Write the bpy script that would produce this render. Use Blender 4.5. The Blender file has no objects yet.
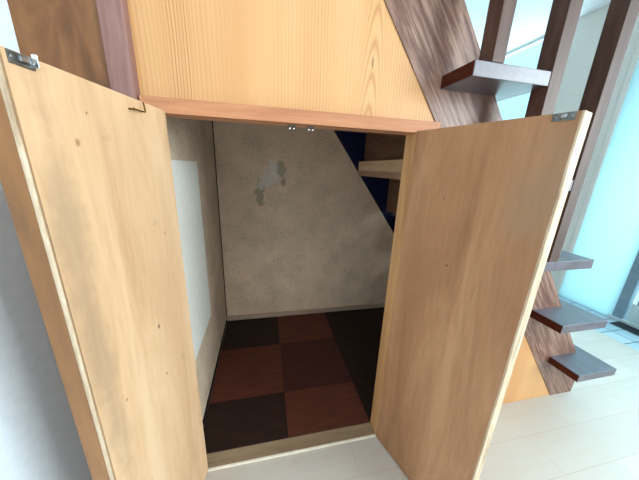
import bpy, bmesh, math, random
from mathutils import Vector, Matrix
random.seed(4)
S = bpy.context.scene
COL = S.collection
# ------------------------------------------------------------------ camera solve
CX, CY, CZ = 0.1928, -0.6201, 0.9479
YAW, PITCH, ROLL, FPX = 0.2262, 0.2800, 0.0401, 248.45
sy, cy_, sp, cp = math.sin(YAW), math.cos(YAW), math.sin(PITCH), math.cos(PITCH)
FW = Vector((sy*cp, cy_*cp, -sp)); RT0 = Vector((cy_, -sy, 0)); UP0 = RT0.cross(FW)
cr, sr = math.cos(ROLL), math.sin(ROLL)
RT = RT0*cr + UP0*sr; UP = -RT0*sr + UP0*cr
cd = bpy.data.cameras.new('camera'); cam = bpy.data.objects.new('camera', cd); COL.objects.link(cam)
cam.matrix_world = Matrix(((RT.x, UP.x, -FW.x, CX), (RT.y, UP.y, -FW.y, CY), (RT.z, UP.z, -FW.z, CZ), (0, 0, 0, 1)))
cd.sensor_fit = 'HORIZONTAL'; cd.sensor_width = 36; cd.lens = FPX/639*36; cd.clip_start = 0.02
S.camera = cam
# ------------------------------------------------------------------ dimensions
W, H, LH, D, JD = 0.5775, 1.0455, 0.0296, 0.8376, 0.0492
TX, TG, TR, TP, TL, TT, TZ0 = 1.3553, 0.1785, 0.24, 0.0877, 0.2115, 0.0305, -0.0152
M = TR/TG
S0, SW, YS = 1.9419, 0.2246, 0.0167
XL, XP, XI = -0.231, -0.093, -0.0528
XR, CEIL = 2.62, 2.15
def tread_pos(k): return TX-(k-1)*TG, TZ0+k*TR
def low_x(z, off=0): return (S0-z)/M + off
# ------------------------------------------------------------------ node helpers
class NT:
    def __init__(s, name):
        s.m = bpy.data.materials.new(name); s.m.use_nodes = True
        s.t = s.m.node_tree; s.n = s.t.nodes; s.l = s.t.links
        s.b = s.n['Principled BSDF']; s.tc = s.n.new('ShaderNodeTexCoord')
        s.co = s.tc.outputs['Object']
    def lk(s, v, sock):
        if hasattr(v, 'links') and not isinstance(v, (int, float)): s.l.new(v, sock)
        else: sock.default_value = v
    def math(s, op, a, b=None, clamp=False):
        n = s.n.new('ShaderNodeMath'); n.operation = op; n.use_clamp = clamp
        s.lk(a, n.inputs[0])
        if b is not None: s.lk(b, n.inputs[1])
        return n.outputs[0]
    def mapping(s, scale=(1, 1, 1), rot=(0, 0, 0), loc=(0, 0, 0), src=None):
        n = s.n.new('ShaderNodeMapping'); n.inputs['Scale'].default_value = scale
        n.inputs['Rotation'].default_value = rot; n.inputs['Location'].default_value = loc
        s.l.new(src or s.co, n.inputs['Vector']); return n.outputs[0]
    def noise(s, scale, src=None, detail=3, rough=.5, dist=0):
        n = s.n.new('ShaderNodeTexNoise'); n.inputs['Scale'].default_value = scale
        n.inputs['Detail'].default_value = detail; n.inputs['Roughness'].default_value = rough
        n.inputs['Distortion'].default_value = dist
        s.l.new(src or s.co, n.inputs['Vector']); return n.outputs['Fac']
    def wave(s, scale, src, dist=3, dscale=1.5, axis='X', detail=2):
        n = s.n.new('ShaderNodeTexWave'); n.bands_direction = axis
        n.inputs['Scale'].default_value = scale; n.inputs['Distortion'].default_value = dist
        n.inputs['Detail'].default_value = detail; n.inputs['Detail Scale'].default_value = dscale
        s.l.new(src, n.inputs['Vector']); return n.outputs['Fac']
    def ramp(s, fac, stops):
        n = s.n.new('ShaderNodeValToRGB'); e = n.color_ramp.elements
        e[0].position, e[0].color = stops[0][0], (*stops[0][1], 1)
        e[1].position, e[1].color = stops[-1][0], (*stops[-1][1], 1)
        for p, c in stops[1:-1]:
            q = e.new(p); q.color = (*c, 1)
        s.l.new(fac, n.inputs[0]); return n.outputs[0]
    def mix(s, fac, a, b, mode='MIX'):
        n = s.n.new('ShaderNodeMix'); n.data_type = 'RGBA'; n.blend_type = mode
        s.lk(fac, n.inputs[0])
        for v, i in ((a, 6), (b, 7)):
            if isinstance(v, tuple): n.inputs[i].default_value = (*v, 1)
            else: s.l.new(v, n.inputs[i])
        return n.outputs[2]
    def xyz(s):
        n = s.n.new('ShaderNodeSeparateXYZ'); s.l.new(s.co, n.inputs[0]); return n.outputs
    def blot(s, cx, cz, rx, rz, edge=.25, wob=None):
        """soft-edged blotch mask, 1 inside"""
        o = s.xyz()
        a = s.math('DIVIDE', s.math('SUBTRACT', o[0], cx), rx)
        b = s.math('DIVIDE', s.math('SUBTRACT', o[2], cz), rz)
        d = s.math('SQRT', s.math('ADD', s.math('MULTIPLY', a, a), s.math('MULTIPLY', b, b)))
        if wob is not None: d = s.math('ADD', d, s.math('MULTIPLY', s.math('SUBTRACT', wob, .5), 3.0))
        return s.math('DIVIDE', s.math('SUBTRACT', 1+edge, d), edge*2, clamp=True)
    def bump(s, h, st=.2, dist=.002):
        n = s.n.new('ShaderNodeBump'); n.inputs['Strength'].default_value = st; n.inputs['Distance'].default_value = dist
        s.l.new(h, n.inputs['Height']); s.l.new(n.outputs[0], s.b.inputs['Normal'])
    def done(s, col, rough=.5, spec=.5, metal=0, coat=0):
        s.lk((*col, 1) if isinstance(col, tuple) else col, s.b.inputs['Base Color'])
        s.lk(rough, s.b.inputs['Roughness']); s.b.inputs['Specular IOR Level'].default_value = spec
        s.b.inputs['Metallic'].default_value = metal; s.b.inputs['Coat Weight'].default_value = coat
        s.b.inputs['Coat Roughness'].default_value = .25
        return s.m
def hx(r, g, b):
    f = lambda c: ((c/255+.055)/1.055)**2.4 if c > 10 else c/255/12.92
    return (f(r), f(g), f(b))
def wood(name, lo, mid, hi, stretch=(14, 14, 1.2), rot=(0, 0, 0), rough=.5, spec=.4, fine=1., coat=0, bumpst=.15, specks=()):
    s = NT(name)
    v = s.mapping(stretch, src=s.mapping(rot=rot)) if any(rot) else s.mapping(stretch)
    big = s.noise(1.3, v, 4, .6, .6)
    f = s.noise(9, v, 5, .65)
    k = s.math('ADD', s.math('MULTIPLY', big, .75), s.math('MULTIPLY', f, .25*fine))
    c = s.ramp(k, [(.32, lo), (.5, mid), (.66, hi)])
    for (x, z, r, dk) in specks:
        c = s.mix(s.math('MULTIPLY', s.blot(x, z, r, r*1.5, .4), .8), c, dk)
    s.bump(f, bumpst, .001)
    return s.done(c, rough, spec, 0, coat)
MAT = {}
def flat(name, c, rough=.5, spec=.5, metal=0, n=.06, scale=30):
    s = NT(name); k = s.noise(scale, None, 3)
    lo = tuple(max(0, x*(1-n*2)) for x in c); hi = tuple(min(1, x*(1+n)) for x in c)
    return s.done(s.ramp(k, [(.3, lo), (.7, hi)]), rough, spec, metal)
# ---- closet door plywood
def door_ply(name, lo, mid, hi, specks, smudge):
    s = NT(name)
    v = s.mapping((5, 5, .9))
    a = s.noise(1.6, v, 5, .6, .8); f = s.noise(7, s.mapping((18, 18, 2)), 4, .6)
    k = s.math('ADD', s.math('MULTIPLY', a, .8), s.math('MULTIPLY', f, .2))
    c = s.ramp(k, [(.34, lo), (.5, mid), (.64, hi)])
    g = s.noise(14, None, 5, .7)
    o = s.xyz()
    if smudge:   # grime along the handled free edge, ragged
        m = s.math('MULTIPLY', s.blot(*smudge, .5, s.noise(9, None, 4, .7)), .45)
        c = s.mix(m, c, hx(140, 120, 98))
    m2 = s.math('MULTIPLY', s.math('GREATER_THAN', s.noise(26, None, 3, .5), .70), .12)
    c = s.mix(m2, c, hx(120, 95, 70))
    for (x, z, r, dk) in specks:
        c = s.mix(s.math('MULTIPLY', s.blot(x, z, r, r*1.4, .5), .85), c, dk)
    s.bump(f, .1, .001)
    return s.done(c, .55, .3)
dk1, dk2 = hx(70, 45, 30), hx(150, 105, 75)
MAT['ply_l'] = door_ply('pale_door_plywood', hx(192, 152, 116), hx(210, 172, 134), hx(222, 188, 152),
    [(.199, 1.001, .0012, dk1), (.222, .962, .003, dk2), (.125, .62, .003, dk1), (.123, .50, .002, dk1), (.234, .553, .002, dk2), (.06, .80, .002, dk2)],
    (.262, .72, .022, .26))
MAT['ply_r'] = door_ply('shaded_tan_plywood', hx(142, 100, 68), hx(164, 120, 86), hx(184, 140, 104),  # the right door's lack of light is mixed into this darker base
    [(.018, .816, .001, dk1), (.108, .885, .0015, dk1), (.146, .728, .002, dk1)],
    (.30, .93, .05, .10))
MAT['brown_edge'] = wood('brown_door_edge', hx(116, 78, 44), hx(138, 92, 50), hx(154, 106, 62), (20, 20, 2.5))
MAT['pale_edge'] = wood('worn_pale_edge', hx(150, 124, 98), hx(190, 166, 138), hx(214, 194, 170), (30, 30, 6), rough=.6)
MAT['brass'] = flat('aged_brass', hx(110, 82, 40), .35, .5, .9)
MAT['steel'] = flat('worn_steel', hx(150, 152, 155), .32, .5, .95, .25, 90)
MAT['steel_dk'] = flat('dark_steel', hx(112, 112, 108), .4, .5, .8, .2, 90)
MAT['chrome'] = flat('bright_roller_steel', hx(225, 225, 228), .15, .6, 1., .03)
# ---- yellow conifer panel with cathedral grain
s = NT('yellow_cedar_panel')
o = s.xyz()
warp = s.noise(1.5, s.mapping((6, 6, .9)), 3, .5)
xx = s.math('ADD', o[0], s.math('MULTIPLY', warp, .03))
def lines(x, freq, pw):
    w = s.math('ADD', s.math('MULTIPLY', s.math('SINE', s.math('MULTIPLY', x, freq)), .5), .5)
    return s.math('POWER', w, pw)
l1 = lines(xx, 760, 3.); dens = s.noise(7, s.mapping((1, 1, .12)), 2)
dens2 = s.math('MULTIPLY', s.math('SUBTRACT', dens, .38), 3.2, clamp=True)
fineN = s.noise(60, s.mapping((3, 3, .12)), 3, .6)
# cathedral: parabola bands around x=.452
dx = s.math('SUBTRACT', xx, .468)
par = s.math('ADD', s.math('MULTIPLY', s.math('MULTIPLY', dx, dx), 130), s.math('MULTIPLY', o[2], .62))
cath = lines(par, 150, 3.2)
cm = s.math('SUBTRACT', 1.25, s.math('DIVIDE', s.math('ABSOLUTE', dx), .04), clamp=True)
clus = s.math('SUBTRACT', 1.6, s.math('DIVIDE', s.math('ABSOLUTE', s.math('SUBTRACT', xx, .045)), .022), clamp=True)
l2 = lines(s.math('ADD', xx, s.math('MULTIPLY', s.noise(30, s.mapping((1, 1, .06)), 2), .012)), 980, 3.5)
l1 = s.math('ADD', s.math('MULTIPLY', s.math('MULTIPLY', l1, dens2), .7), s.math('MULTIPLY', l2, clus))
g = s.math('ADD', s.math('MULTIPLY', l1, s.math('SUBTRACT', 1, cm)), s.math('MULTIPLY', cath, s.math('MULTIPLY', cm, .8)))
base = s.ramp(s.noise(3, s.mapping((3, 3, .3)), 3), [(.3, hx(198, 144, 94)), (.7, hx(210, 162, 112))])
c = s.mix(s.math('MULTIPLY', g, .75), base, hx(160, 102, 52))
c = s.mix(s.math('MULTIPLY', fineN, .25), c, hx(184, 134, 78))
kn = s.blot(.452, 1.193, .0022, .012, .4)
c = s.mix(s.math('MULTIPLY', kn, .8), c, hx(110, 70, 40))
MAT['yellow'] = s.done(c, .42, .4)
MAT['lintel'] = wood('orange_lintel_wood', hx(154, 94, 60), hx(182, 122, 84), hx(204, 148, 110), (1.2, 14, 14), rough=.5)
MAT['jamb'] = wood('jamb_wood', hx(176, 128, 84), hx(200, 152, 104), hx(214, 170, 122), (18, 18, 1.4))
MAT['post'] = wood('mauve_brown_post', hx(112, 76, 68), hx(138, 100, 92), hx(156, 120, 112), (22, 22, 1.3), rough=.55)
s = NT('brown_stained_plywood')
v = s.mapping((7, 7, 2)); k = s.noise(2.6, v, 5, .62, .7)
c = s.ramp(k, [(.33, hx(92, 58, 32)), (.5, hx(122, 80, 48)), (.68, hx(142, 98, 62))])
c = s.mix(s.math('MULTIPLY', s.blot(-.15, 1.18, .012, .02, .5, s.noise(40)), .35), c, hx(76, 46, 26))
MAT['brownpanel'] = s.done(c, .5, .35)
ang = math.atan2(TR, TG)
MAT['stringer'] = wood('dark_stringer_wood', hx(76, 44, 34), hx(108, 72, 58), hx(156, 122, 106), (5, 70, 70), rot=(0, -ang, 0), rough=.42, spec=.5, fine=1.3)
MAT['shade_red'] = wood('dark_red_shade', hx(48, 16, 8), hx(66, 24, 14), hx(84, 36, 22), (10, 1.6, 10), rough=.6, spec=.15)  # dark red stands in for shade on the treads' left faces
MAT['stringer_in'] = wood('shaded_navy_stringer', hx(12, 16, 44), hx(18, 22, 56), hx(26, 28, 64), (3, 16, 16), rot=(0, -ang, 0), rough=.6, spec=.2)  # closet shade is put into the navy-black base colour
MAT['tread'] = wood('dark_varnished_tread', hx(64, 58, 66), hx(80, 74, 84), hx(94, 88, 100), (10, 1.6, 10), rough=.42, spec=.6, coat=.35)  # blue-grey base carries the sheen of daylight on the varnish
MAT['riser'] = wood('brown_riser_board', hx(96, 68, 54), hx(122, 90, 72), hx(140, 106, 86), (12, 1.4, 6), rough=.6, spec=.2)
MAT['riser2'] = wood('pinkish_brown_board', hx(150, 112, 88), hx(176, 136, 110), hx(196, 156, 130), (12, 1.4, 6), rough=.6, spec=.2)
MAT['batten'] = wood('raw_batten_wood', hx(196, 158, 122), hx(220, 184, 148), hx(232, 200, 168), (10, 1.5, 10), rough=.6, spec=.2)
MAT['baluster'] = wood('dark_baluster_wood', hx(54, 32, 24), hx(76, 50, 40), hx(98, 70, 60), (20, 20, 1.4), rough=.5, spec=.4, coat=.05)
# ---- fibre board of the closet
def fibre(name, base, patches):
    s = NT(name)
    n1 = s.noise(140, None, 3, .7); n2 = s.noise(7, None, 4, .6)
    k = s.math('ADD', s.math('MULTIPLY', n1, .55), s.math('MULTIPLY', n2, .45))
    c = s.ramp(k, [(.36, tuple(x*.74 for x in base)), (.5, base), (.64, tuple(min(1, x*1.18) for x in base))])
    wob = s.noise(38, None, 5, .7)
    c = s.mix(s.math('MULTIPLY', s.math('GREATER_THAN', s.noise(45, None, 1), .74), .4), c, tuple(x*.4 for x in base))
    for (x, z, rx, rz, col, a) in patches:
        c = s.mix(s.math('MULTIPLY', s.blot(x, z, rx, rz, .15, wob), a), c, col)
    s.bump(n1, .35, .002)
    return s.done(c, .8, .2)
MAT['fibre_back'] = fibre('beige_fibre_wall', hx(216, 188, 162),
    [(.255, .925, .046, .055, hx(218, 206, 198), .8), (.292, .935, .024, .050, hx(158, 142, 112), .8), (.305, .865, .014, .02, hx(140, 124, 104), .8),
     (.212, .880, .036, .040, hx(212, 200, 190), .7), (.172, .800, .024, .065, hx(160, 142, 118), .85), (.176, .84, .016, .02, hx(204, 200, 192), .8)])
MAT['fibre_left'] = fibre('grey_beige_fibre_wall', hx(212, 190, 166), [])
MAT['white_panel'] = flat('pale_blue_white_board', hx(240, 238, 230), .6, .3, 0, .04, 120)
MAT['gap'] = flat('dark_gap', hx(40, 32, 26), .8, .1)
# ---- carpet tiles: wood-print in two tones
def tile(name, lo, hi):
    s = NT(name)
    k = s.noise(3, s.mapping((3, 40, 3)), 4, .6); f = s.noise(160, None, 2)
    c = s.ramp(s.math('ADD', s.math('MULTIPLY', k, .7), s.math('MULTIPLY', f, .3)), [(.35, lo), (.65, hi)])
    return s.done(c, .65, .2)
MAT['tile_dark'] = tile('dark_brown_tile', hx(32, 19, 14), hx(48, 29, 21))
MAT['tile_red'] = tile('red_brown_tile', hx(70, 34, 24), hx(94, 50, 35))
MAT['tile_mid'] = tile('dull_red_tile', hx(54, 25, 21), hx(72, 35, 27))
MAT['skirt'] = wood('pinkish_skirting', hx(150, 124, 106), hx(172, 146, 126), hx(188, 162, 142), (1.3, 12, 12))
MAT['threshold'] = wood('worn_brown_threshold', hx(118, 96, 72), hx(142, 120, 94), hx(160, 138, 112), (1.3, 14, 14))
MAT['metalstrip'] = flat('pale_threshold_strip', hx(232, 222, 204), .35, .6)
# ---- floorboards
s = NT('whitewashed_floorboards')
b = s.n.new('ShaderNodeTexBrick'); s.l.new(s.mapping(loc=(-1.376+1.8, .238, 0)), b.inputs['Vector'])
b.inputs['Scale'].default_value = 1; b.inputs['Brick Width'].default_value = .9; b.inputs['Row Height'].default_value = .128
b.inputs['Mortar Size'].default_value = .0012; b.inputs['Mortar Smooth'].default_value = .2; b.offset = .25; b.offset_frequency = 2
b.inputs['Color1'].default_value = (*hx(186, 178, 168), 1); b.inputs['Color2'].default_value = (*hx(198, 190, 181), 1)
b.inputs['Mortar'].default_value = (*hx(176, 162, 146), 1)
gr = s.noise(4, s.mapping((1.6, 16, 1)), 5, .6, .5)
c = s.mix(s.math('MULTIPLY', s.math('SUBTRACT', gr, .45), 1.6, clamp=True), b.outputs['Color'], hx(186, 168, 150))
kn = s.noise(5, s.mapping((1, 2, 1)), 2)
c = s.mix(s.math('MULTIPLY', s.math('SUBTRACT', kn, .68), 3, clamp=True), c, hx(170, 146, 122))
MAT['floor'] = s.done(c, .38, .5)
s = NT('entrance_stone_tiles')
b = s.n.new('ShaderNodeTexBrick'); s.l.new(s.mapping(loc=(-2.3+.6, 0, 0)), b.inputs['Vector'])
b.inputs['Scale'].default_value = 1; b.inputs['Brick Width'].default_value = .1; b.inputs['Row Height'].default_value = .11
b.inputs['Mortar Size'].default_value = .003; b.offset = 0
b.inputs['Color1'].default_value = (*hx(176, 196, 206), 1); b.inputs['Color2'].default_value = (*hx(160, 186, 198), 1)
b.inputs['Mortar'].default_value = (*hx(60, 74, 80), 1)
MAT['stone'] = s.done(b.outputs['Color'], .35, .5)
MAT['wall'] = flat('white_wallpaper', hx(222, 226, 230), .8, .2, 0, .02, 60)
MAT['wall_l'] = flat('pale_blue_white_wallpaper', hx(226, 233, 240), .8, .2, 0, .02, 60)
MAT['wall_r'] = flat('grey_white_wallpaper', hx(222, 214, 206), .8, .2, 0, .02, 60)
MAT['ceil'] = flat('white_ceiling', hx(236, 238, 240), .85, .2, 0, .01)
MAT['white_door'] = flat('gloss_white_door', hx(240, 250, 252), .35, .5, 0, .01)
MAT['alu'] = flat('blue_grey_aluminium', hx(128, 150, 164), .35, .5, .3, .05)
MAT['alu_lt'] = flat('pale_aluminium', hx(196, 214, 216), .35, .5, .2, .03)
MAT['black'] = flat('black_rubber', hx(22, 30, 34), .6, .3)
def glass(name, tint, refl=.06):
    m = bpy.data.materials.new(name); m.use_nodes = True; t = m.node_tree; t.nodes.clear()
    o = t.nodes.new('ShaderNodeOutputMaterial'); mx = t.nodes.new('ShaderNodeMixShader')
    a = t.nodes.new('ShaderNodeBsdfTransparent'); a.inputs[0].default_value = (*tint, 1)
    g = t.nodes.new('ShaderNodeBsdfGlossy'); g.inputs['Roughness'].default_value = .02
    mx.inputs[0].default_value = refl; t.links.new(a.outputs[0], mx.inputs[1]); t.links.new(g.outputs[0], mx.inputs[2]); t.links.new(mx.outputs[0], o.inputs[0])
    return m
m = bpy.data.materials.new('frosted_glass'); m.use_nodes = True; nt = m.node_tree; nt.nodes.clear()
o_ = nt.nodes.new('ShaderNodeOutputMaterial'); mx = nt.nodes.new('ShaderNodeMixShader'); mx.inputs[0].default_value = .2
ta = nt.nodes.new('ShaderNodeBsdfTranslucent'); ta.inputs[0].default_value = (.66, .82, .84, 1)
di = nt.nodes.new('ShaderNodeBsdfDiffuse'); di.inputs[0].default_value = (.80, .90, .92, 1)
nt.links.new(ta.outputs[0], mx.inputs[1]); nt.links.new(di.outputs[0], mx.inputs[2]); nt.links.new(mx.outputs[0], o_.inputs[0])
MAT['frosted'] = m
MAT['glass'] = glass('window_glass', (.93, .98, .98))
# ------------------------------------------------------------------ mesh helpers
def box(bm, x0, x1, y0, y1, z0, z1, bev=0):
    vs = [bm.verts.new((x, y, z)) for x in (x0, x1) for y in (y0, y1) for z in (z0, z1)]
    fs = [bm.faces.new([vs[i] for i in q]) for q in ((0, 1, 3, 2), (4, 6, 7, 5), (0, 4, 5, 1), (2, 3, 7, 6), (0, 2, 6, 4), (1, 5, 7, 3))]
    if bev:
        es = list({e for f in fs for e in f.edges})
        bmesh.ops.bevel(bm, geom=es, offset=bev, segments=2, affect='EDGES', profile=.6)
    return bm
def prism(bm, pts, y0, y1):
    a = [bm.verts.new((x, y0, z)) for x, z in pts]; b = [bm.verts.new((x, y1, z)) for x, z in pts]
    bm.faces.new(a); bm.faces.new(b[::-1]); n = len(pts)
    for i in range(n): bm.faces.new((a[i], b[i], b[(i+1) % n], a[(i+1) % n]))
    return bm
def tube(bm, pts, r, seg=8):
    pts = [Vector(p) for p in pts]; rings = []
    for i, p in enumerate(pts):
        d = (pts[min(i+1, len(pts)-1)]-pts[max(i-1, 0)]).normalized()
        a = d.orthogonal().normalized() if i == 0 else (rings_a - d*rings_a.dot(d)).normalized()
        rings_a = a; b = d.cross(a)
        rings.append([bm.verts.new(p+(a*math.cos(t)+b*math.sin(t))*r) for t in [2*math.pi*j/seg for j in range(seg)]])
    for u, v in zip(rings, rings[1:]):
        for j in range(seg): bm.faces.new((u[j], u[(j+1) % seg], v[(j+1) % seg], v[j]))
    bm.faces.new(rings[0][::-1]); bm.faces.new(rings[-1]); return bm
def ball(bm, c, r, sc=(1, 1, 1)):
    g = bmesh.ops.create_uvsphere(bm, u_segments=16, v_segments=10, radius=r)
    for v in g['verts']: v.co = Vector((v.co.x*sc[0], v.co.y*sc[1], v.co.z*sc[2]))+Vector(c)
    return bm
def B(): return bmesh.new()
def obj(name, bm, mat, parent=None, smooth=False, label=None):
    bmesh.ops.recalc_face_normals(bm, faces=bm.faces)
    me = bpy.data.meshes.new(name); bm.to_mesh(me); bm.free()
    me.materials.append(MAT[mat] if isinstance(mat, str) else mat)
    if smooth:
        for p in me.polygons: p.use_smooth = True
    o = bpy.data.objects.new(name, me); COL.objects.link(o)
    if parent: o.parent = parent
    if label: o['label'] = label
    return o
def struct(name, bm, mat, label=None):
    o = obj(name, bm, mat); o['kind'] = 'structure'
    if label: o['label'] = label
    return o
def tag(o, label, cat, group=None):
    o['label'] = label; o['category'] = cat
    if group: o['group'] = group
    return o
def thing(name, label, cat, loc=(0, 0, 0), rz=0, group=None):
    o = bpy.data.objects.new(name, None); COL.objects.link(o); o.location = loc; o.rotation_euler = (0, 0, rz)
    o.empty_display_size = .05
    return tag(o, label, cat, group)
# ------------------------------------------------------------------ room shell
YB, YF = 3.2, -3.2       # far wall, front end of the modelled room
XW = -1.2                # far-room left wall
bm = B()
box(bm, XL-.06, 2.30, YF, 0.0, -.05, 0); box(bm, XI-.02, 2.30, 0.0, YB, -.05, 0)
struct('floor', bm, 'floor', 'whitewashed wood plank floor')
struct('floor_entrance', box(B(), 2.30, XR+.05, YF, YB, -.05, -.001), 'stone', 'pale grey-blue stone tile strip at the entrance')
bm = box(B(), XL-.06, XR+.1, YF, YB+.06, CEIL, CEIL+.05)
struct('ceiling', bm, 'ceil', 'plain white ceiling')
struct('wall_left', box(B(), XL-.06, XL, YF, .04, 0, CEIL), 'wall_l', 'plain white wall beside the open left closet door')
struct('wall_rear', box(B(), XL-.06, XR+.1, YF-.06, YF, 0, CEIL), 'wall')
struct('wall_far', box(B(), XI-.1, XR+.1, YB, YB+.06, 0, CEIL), 'wall')
struct('wall_far_left', box(B(), XI-.16, XI-.1, D+.10, YB, 0, CEIL), 'wall')
# right wall: openings for side door (y .45-.79), entrance door, rear window, front window
WIN = (1.25, 3.0, .30, 2.145); FWN = (-2.9, -1.3, .35, 2.0); DO = (-.55, .795)
bm = B()
box(bm, XR, XR+.1, DO[1], WIN[0], 0, CEIL); box(bm, XR, XR+.1, WIN[1], YB, 0, CEIL)
box(bm, XR, XR+.1, WIN[0], WIN[1], 0, WIN[2]); box(bm, XR, XR+.1, WIN[0], WIN[1], WIN[3], CEIL)
box(bm, XR, XR+.1, DO[0], DO[1], 2.0, CEIL)
box(bm, XR, XR+.1, FWN[1], DO[0], 0, CEIL); box(bm, XR, XR+.1, YF, FWN[0], 0, CEIL)
box(bm, XR, XR+.1, FWN[0], FWN[1], 0, FWN[2]); box(bm, XR, XR+.1, FWN[0], FWN[1], FWN[3], CEIL)
struct('wall_right', bm, 'wall_r', 'grey-white wall of the entrance hall behind the balusters')
struct('trim_1', box(B(), XR-.012, XR, .793, .822, 0, 2.0, .003), 'wall_r', 'thin casing at the end of the hall wall')
def window(n, y0, y1, z0, z1):
    bm = B(); f = .018; x0, x1 = XR+.02, XR+.06
    box(bm, x0, x1, y0, y0+f, z0, z1); box(bm, x0, x1, y1-f, y1, z0, z1)
    box(bm, x0, x1, y0+f, y1-f, z0, z0+f); box(bm, x0, x1, y0+f, y1-f, z1-f, z1); ym = (y0+y1)/2
    box(bm, x0, x1, ym-f/2, ym+f/2, z0+f, z1-f)
    w = struct('window_%d' % n, bm, 'alu_lt', 'pale aluminium framed sliding window')
    obj('pane', box(B(), XR+.038, XR+.042, y0+f, y1-f, z0+f, z1-f), 'glass', w)
window(1, *WIN); window(2, *FWN)
# white side panel and sliding entrance door
struct('door_1', box(B(), XR-.006, XR+.03, .452, .793, .0, 2.0, .002), 'frosted', 'bright frosted glass side panel next to the entrance door')
dr = bpy.data.objects.new('door_2', None); COL.objects.link(dr); dr['kind'] = 'structure'; dr['label'] = 'aluminium sliding entrance door with vertical bars'
dr.location = (XR, 0, 0)
bm = box(B(), -.012, .035, .398, .452, 0, 2.0, .003); box(bm, -.012, .035, -.55, -.49, 0, 2.0, .003); box(bm, -.012, .035, -.49, .385, 1.94, 2.0)
obj('door_frame', bm, 'alu', dr)
obj('bottom_rail', box(B(), -.004, .026, -.49, .385, .012, .15, .003), 'alu_lt', dr, label='pale bottom rail')
for i in range(17):
    y = .36-i*.052
    obj('bar', box(B(), .0, .02, y-.0055, y+.0055, .15, 1.94), 'alu', dr)
obj('pane', box(B(), .022, .026, -.49, .385, .15, 1.94), 'glass', dr)
struct('trim_2', box(B(), 2.510, 2.60, -.55, .40, -.004, .004), 'black', 'black door track strip at the entrance')
struct('trim_3', box(B(), 2.600, XR-.004, -.55, .47, -.002, .022, .002), 'alu_lt', 'pale sill of the entrance door')
# ------------------------------------------------------------------ closet face
UPZ = 1.94
bm = prism(B(), [(-.050, H+.012), (low_x(H+.012), H+.012), (low_x(UPZ), UPZ), (-.050, UPZ)], .020, .040)
struct('wall_front', bm, 'yellow', 'varnished yellow wood panel over the closet opening')
bm = prism(B(), [(.612, 0), (low_x(0), 0), (low_x(H+.012), H+.012), (.612, H+.012)], .020, .040)
struct('wall_front_right', bm, 'yellow', 'triangular yellow wood panel beneath the stair stringer')
struct('wall_front_left', box(B(), XL, XP, .010, .04, 0, CEIL), 'brownpanel', 'brown stained plywood panel left of the post')
struct('trim_4', box(B(), XP, -.0505, 0, .06, 0, CEIL, .0025), 'post', 'mauve-brown wooden post left of the closet')
bm = prism(B(), [(-.045, H), (.650, H), (low_x(H+LH)-.0, H+LH), (-.045, H+LH)], 0, .020)
box(bm, -.045, .612, .020, JD+.006, H, H+.012)
struct('trim_5', bm, 'lintel', 'orange-brown lintel above the closet doors')
struct('trim_6', box(B(), -.045, -.019, .0, JD, 0, H, .001), 'jamb')
struct('trim_7', box(B(), W+.0015, .612, .0, JD, 0, H, .001), 'jamb', 'right wooden jamb of the closet opening')
struct('trim_8', box(B(), -.0185, W+.0015, .003, JD, 0, .004, .001), 'threshold', 'worn brown wooden closet threshold')
struct('trim_9', box(B(), -.0185, W+.0015, -.004, .003, 0, .005, .001), 'metalstrip', 'thin pale strip along the front of the threshold')
# closet interior
bm = prism(B(), [(XI, 0), (low_x(0)-.0, 0), (low_x(1.75), 1.75), (XI, 1.75)], D, D+.03)
struct('wall_closet_back', bm, 'fibre_back', 'beige fibreboard back wall of the closet with scraped silvery patches')
struct('wall_closet_left', box(B(), XI-.03, XI, JD, D, 0, 1.75), 'fibre_left', 'grey-beige fibreboard left wall of the closet')
struct('wall_closet_rear', prism(B(), [(XI-.16, 0), (1.40, 0), (1.40, .16), (low_x(2.14), 2.14), (XI-.16, 2.14)], D+.068, D+.1), 'wall')
struct('baseboard_back', box(B(), XI+.002, 1.40, D-.012, D, 0, .032, .002), 'skirt', 'narrow pinkish wooden skirting along the closet back wall')
struct('trim_10', box(B(), XI, XI+.004, D-.006, D, .033, 1.2), 'gap', 'dark gap in the back corner of the closet')
struct('baseboard_left', box(B(), XI, XI+.006, JD+.001, D-.013, .0, .012), 'gap', 'dark gap along the foot of the left closet wall')
tag(obj('wall_board', box(B(), XI+.0005, XI+.005, JD+.004, .430, .300, .955, .001), 'white_panel'),
    'pale blue-white board fixed to the left wall inside the closet', 'board')
# carpet tiles
xs = [XI+.008, .262, .577, .892, 1.207]; ys = [D-.014, .556, .243, JD+.002]
tn = [['dark', 'red', 'dark', 'dark'], ['red', 'mid', 'dark', 'dark'], ['dark', 'red', 'dark', 'red']]  # third column all dark, painting in the shade inside the closet
rown = ['back row', 'middle row', 'front row']
coln = ['against the left closet wall', 'second from the left closet wall', 'third from the left closet wall, toned dark for the closet shade', 'deepest under the stairs']
tone = {'dark': 'dark brown', 'red': 'red-brown', 'mid': 'dull dark red'}
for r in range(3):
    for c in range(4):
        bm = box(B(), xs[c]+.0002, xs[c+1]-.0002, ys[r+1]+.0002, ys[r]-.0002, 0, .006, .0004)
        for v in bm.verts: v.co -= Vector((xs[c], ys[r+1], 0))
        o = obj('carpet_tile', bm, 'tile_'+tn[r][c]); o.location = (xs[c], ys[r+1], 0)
        tag(o, '%s floor tile, %s, %s' % (tone[tn[r][c]], rown[r], coln[c]), 'floor tile', 'floor tiles inside the closet')
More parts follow.
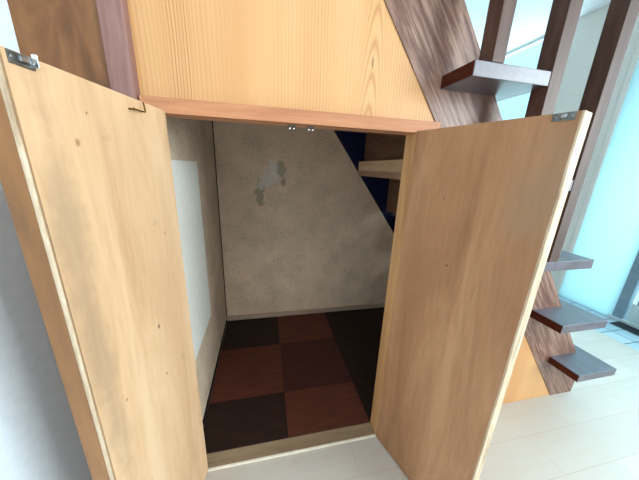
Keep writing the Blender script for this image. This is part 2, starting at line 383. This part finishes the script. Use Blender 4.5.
# ------------------------------------------------------------------ closet doors (local +x runs to the free edge)
def closet_door(a, hx_, width, sgn, ply, label, mirror):
    rz = -a if not mirror else -(math.pi-a)
    t = thing('closet_door', label, 'door', (hx_, -.001, .006), rz, 'pair of open closet doors')
    hgt = H-.006+.0035; th = .0328
    y = lambda d: (-d if not mirror else d)          # depth away from the inner face
    def bx(x0, x1, d0, d1, z0, z1, bev=0):
        a_, b_ = sorted((y(d0), y(d1))); return box(B(), x0, x1, a_, b_, z0, z1, bev)
    obj('inner_panel', bx(.002, width-.0045, 0, .004, .0, hgt), ply, t)
    obj('core', bx(.002, width-.0045, .004, th, .0, hgt), 'brown_edge', t, label='brown door core and outer face')
    return t, y, hgt, th
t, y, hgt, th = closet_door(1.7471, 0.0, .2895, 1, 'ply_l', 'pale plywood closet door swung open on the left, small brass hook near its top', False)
obj('face_lipping', box(B(), .2865, .2895, -.006, .0, 0, hgt, .0018), 'pale_edge', t, label='worn pale lipping on the free edge')
obj('edge_band', box(B(), .2850, .2889, -th, -.006, 0, hgt, .001), 'brown_edge', t, label='brown edge of the door')
hk = tube(B(), [(.113, .0, 1.024), (.113, .006, 1.024), (.111, .0085, 1.024), (.095, .0085, 1.0243), (.085, .0085, 1.0250), (.0832, .0085, 1.0262), (.0835, .0085, 1.030), (.086, .0085, 1.040)], .0014, 8)
h = obj('hook', hk, 'brass', t, True, 'thin brass hook')
obj('screw_head', ball(B(), (.113, .0085, 1.024), .0024, (1, .6, 1)), 'brass', h, True)
bm = box(B(), .256, .281, 0, .0014, hgt-.0125, hgt-.0004, .0005)
st = obj('strike_plate', bm, 'steel_dk', t, label='dark metal strike plate')
bm = box(B(), .263, .273, .0012, .0045, hgt-.009, hgt-.003, .0012); obj('catch_tongue', bm, 'steel', st)
bm = box(B(), .2563, .2580, .0012, .007, hgt-.010, hgt+.003, .0006); obj('prong', bm, 'chrome', st)
for x in (.2595, .2775): obj('screw_head', ball(B(), (x, .0014, hgt-.006), .0019, (1, .4, 1)), 'steel', st, True)
t, y, hgt, th = closet_door(1.882, W, .3125, -1, 'ply_r', 'plywood closet door, tan darkened for shade, swung open on the right, in front of the stairs', True)
obj('edge_band', box(B(), .308, .3125, 0, th, 0, hgt, .0012), 'pale_edge', t, label='worn whitish free edge')
bm = box(B(), .274, .303, -.0014, 0, hgt-.0125, hgt-.0004, .0005)
st = obj('strike_plate', bm, 'steel_dk', t, label='dark metal strike plate')
obj('catch_tongue', box(B(), .285, .294, -.005, -.0012, hgt-.009, hgt-.0025, .0012), 'steel', st)
for x in (.278, .299): obj('screw_head', ball(B(), (x, -.0014, hgt-.0065), .002, (1, .4, 1)), 'steel', st, True)
# roller catches under the lintel
for x, lab in ((.263, 'left one of two small steel roller catches under the lintel'), (.309, 'right one of two small steel roller catches under the lintel')):
    t = thing('roller_catch', lab, 'catch', (x, .030, H), 0, 'roller catches under the lintel')
    obj('bracket', box(B(), -.009, .009, -.006, .010, -.003, 0, .0008), 'steel_dk', t)
    for d in (-.0045, .0045): obj('roller', ball(B(), (d, 0, -.007), .0042, (.8, 1.1, 1.1)), 'chrome', t, True)
# ------------------------------------------------------------------ staircase
t = thing('staircase', 'dark wooden staircase with overhanging treads rising to the left over the closet', 'staircase', (1.45, .4, 0))
OFF = Vector((1.45, .4, 0))
def sp_(name, bm, mat, label=None, parent=t):
    for v in bm.verts: v.co -= OFF
    return obj(name, bm, mat, parent, label=label)
TOPZ = 2.15
def stringer(y0, y1):
    zc = S0-M*(1.565-SW)
    return prism(B(), [(low_x(0), 0), (1.565, 0), (1.565, zc), (low_x(TOPZ, SW), TOPZ), (low_x(TOPZ), TOPZ)], y0, y1)
sp_('stringer', stringer(YS, YS+.035), 'stringer')
sp_('stringer', stringer(D+.0005, D+.036), 'stringer_in', 'far stringer seen inside the closet, its shade painted navy-black')
for k in range(1, 8):
    x, z = tread_pos(k)
    bm = box(B(), x, x+TL+{5: .011, 1: -.012}.get(k, 0), -TP, D+.06, z-TT, z, .0015)
    tr = sp_('tread', bm, 'tread')
    sp_('shade_strip', box(B(), x-.0012, x-.0001, -TP+.001, YS-.0005, z-TT+.001, z-.001), 'shade_red', 'dark red-brown strip painted for the shaded tread side', tr)  # thin added strip that paints the shade on the tread's left side
    if k in (4, 5): sp_('inner_board', box(B(), x-.072, x-.0015, YS+.037, D-.001, z-TT+.002, z-.0005), 'riser2', 'pinkish-brown board behind the tread')
    if k in (4, 5): sp_('batten', box(B(), x-.072, x-.002, YS+.037, D-.002, z, z+.052, .001), 'batten', 'raw light wood batten under the stairs')
for k in range(0, 7):
    x, z = tread_pos(k)
    if k: sp_('riser', box(B(), x-.040, x-.028, YS+.036, D-.001, z+(.050 if k in (4, 5) else 0), z+TR-TT), 'riser')
    else: sp_('riser', box(B(), x-.040, x-.028, YS+.036, D-.001, 0, z+TR-TT), 'riser')
for (xb, zb, w) in ((.8505, tread_pos(4)[1], .036), (1.021, tread_pos(3)[1], .036), (.682, tread_pos(5)[1], .032)):
    sp_('baluster', box(B(), xb, xb+w, -TP-.0015, -TP+.040, zb, TOPZ-.002, .0015), 'baluster')
x, z = tread_pos(3)
sp_('foot_block', box(B(), x+.045, x+.155, -.03, .01, z, z+.022, .001), 'white_door', 'small pale block on the tread beside the baluster foot')
# ------------------------------------------------------------------ light
wd = bpy.data.worlds.new('sky'); S.world = wd; wd.use_nodes = True
bg = wd.node_tree.nodes['Background']; bg.inputs[0].default_value = (.52, .87, 1.0, 1); bg.inputs[1].default_value = 1.5
def area(name, loc, target, sx, sy_, power, col):
    l = bpy.data.lights.new(name, 'AREA'); l.shape = 'RECTANGLE'; l.size = sx; l.size_y = sy_; l.energy = power; l.color = col
    o = bpy.data.objects.new(name, l); COL.objects.link(o); o.location = loc
    o.rotation_euler = (Vector(target)-Vector(loc)).to_track_quat('-Z', 'Y').to_euler(); return o
area('daylight_front_window', (XR+.3, -2.1, 1.35), (0, -.4, .8), 1.3, 1.6, 175, (.92, .96, 1.0))
area('daylight_rear_window', (XR+.3, 1.9, 1.4), (1.2, 1.6, 1.5), 1.6, 1.7, 55, (.66, .90, 1.0))
area('daylight_entrance', (XR+.35, -.05, 1.1), (1.5, .1, .3), .9, 1.8, 42, (.55, .88, 1.0))
area('ceiling_fill', (.55, -1.5, CEIL-.06), (.55, -1.5, 0), .5, .5, 12, (1., .95, .88))  # unseen fill light added overhead to brighten the front of the room
S.view_settings.view_transform = 'Standard'; S.view_settings.look = 'None'
S.view_settings.exposure = -0.12; S.view_settings.gamma = 1.0; S.view_settings.use_curve_mapping = False
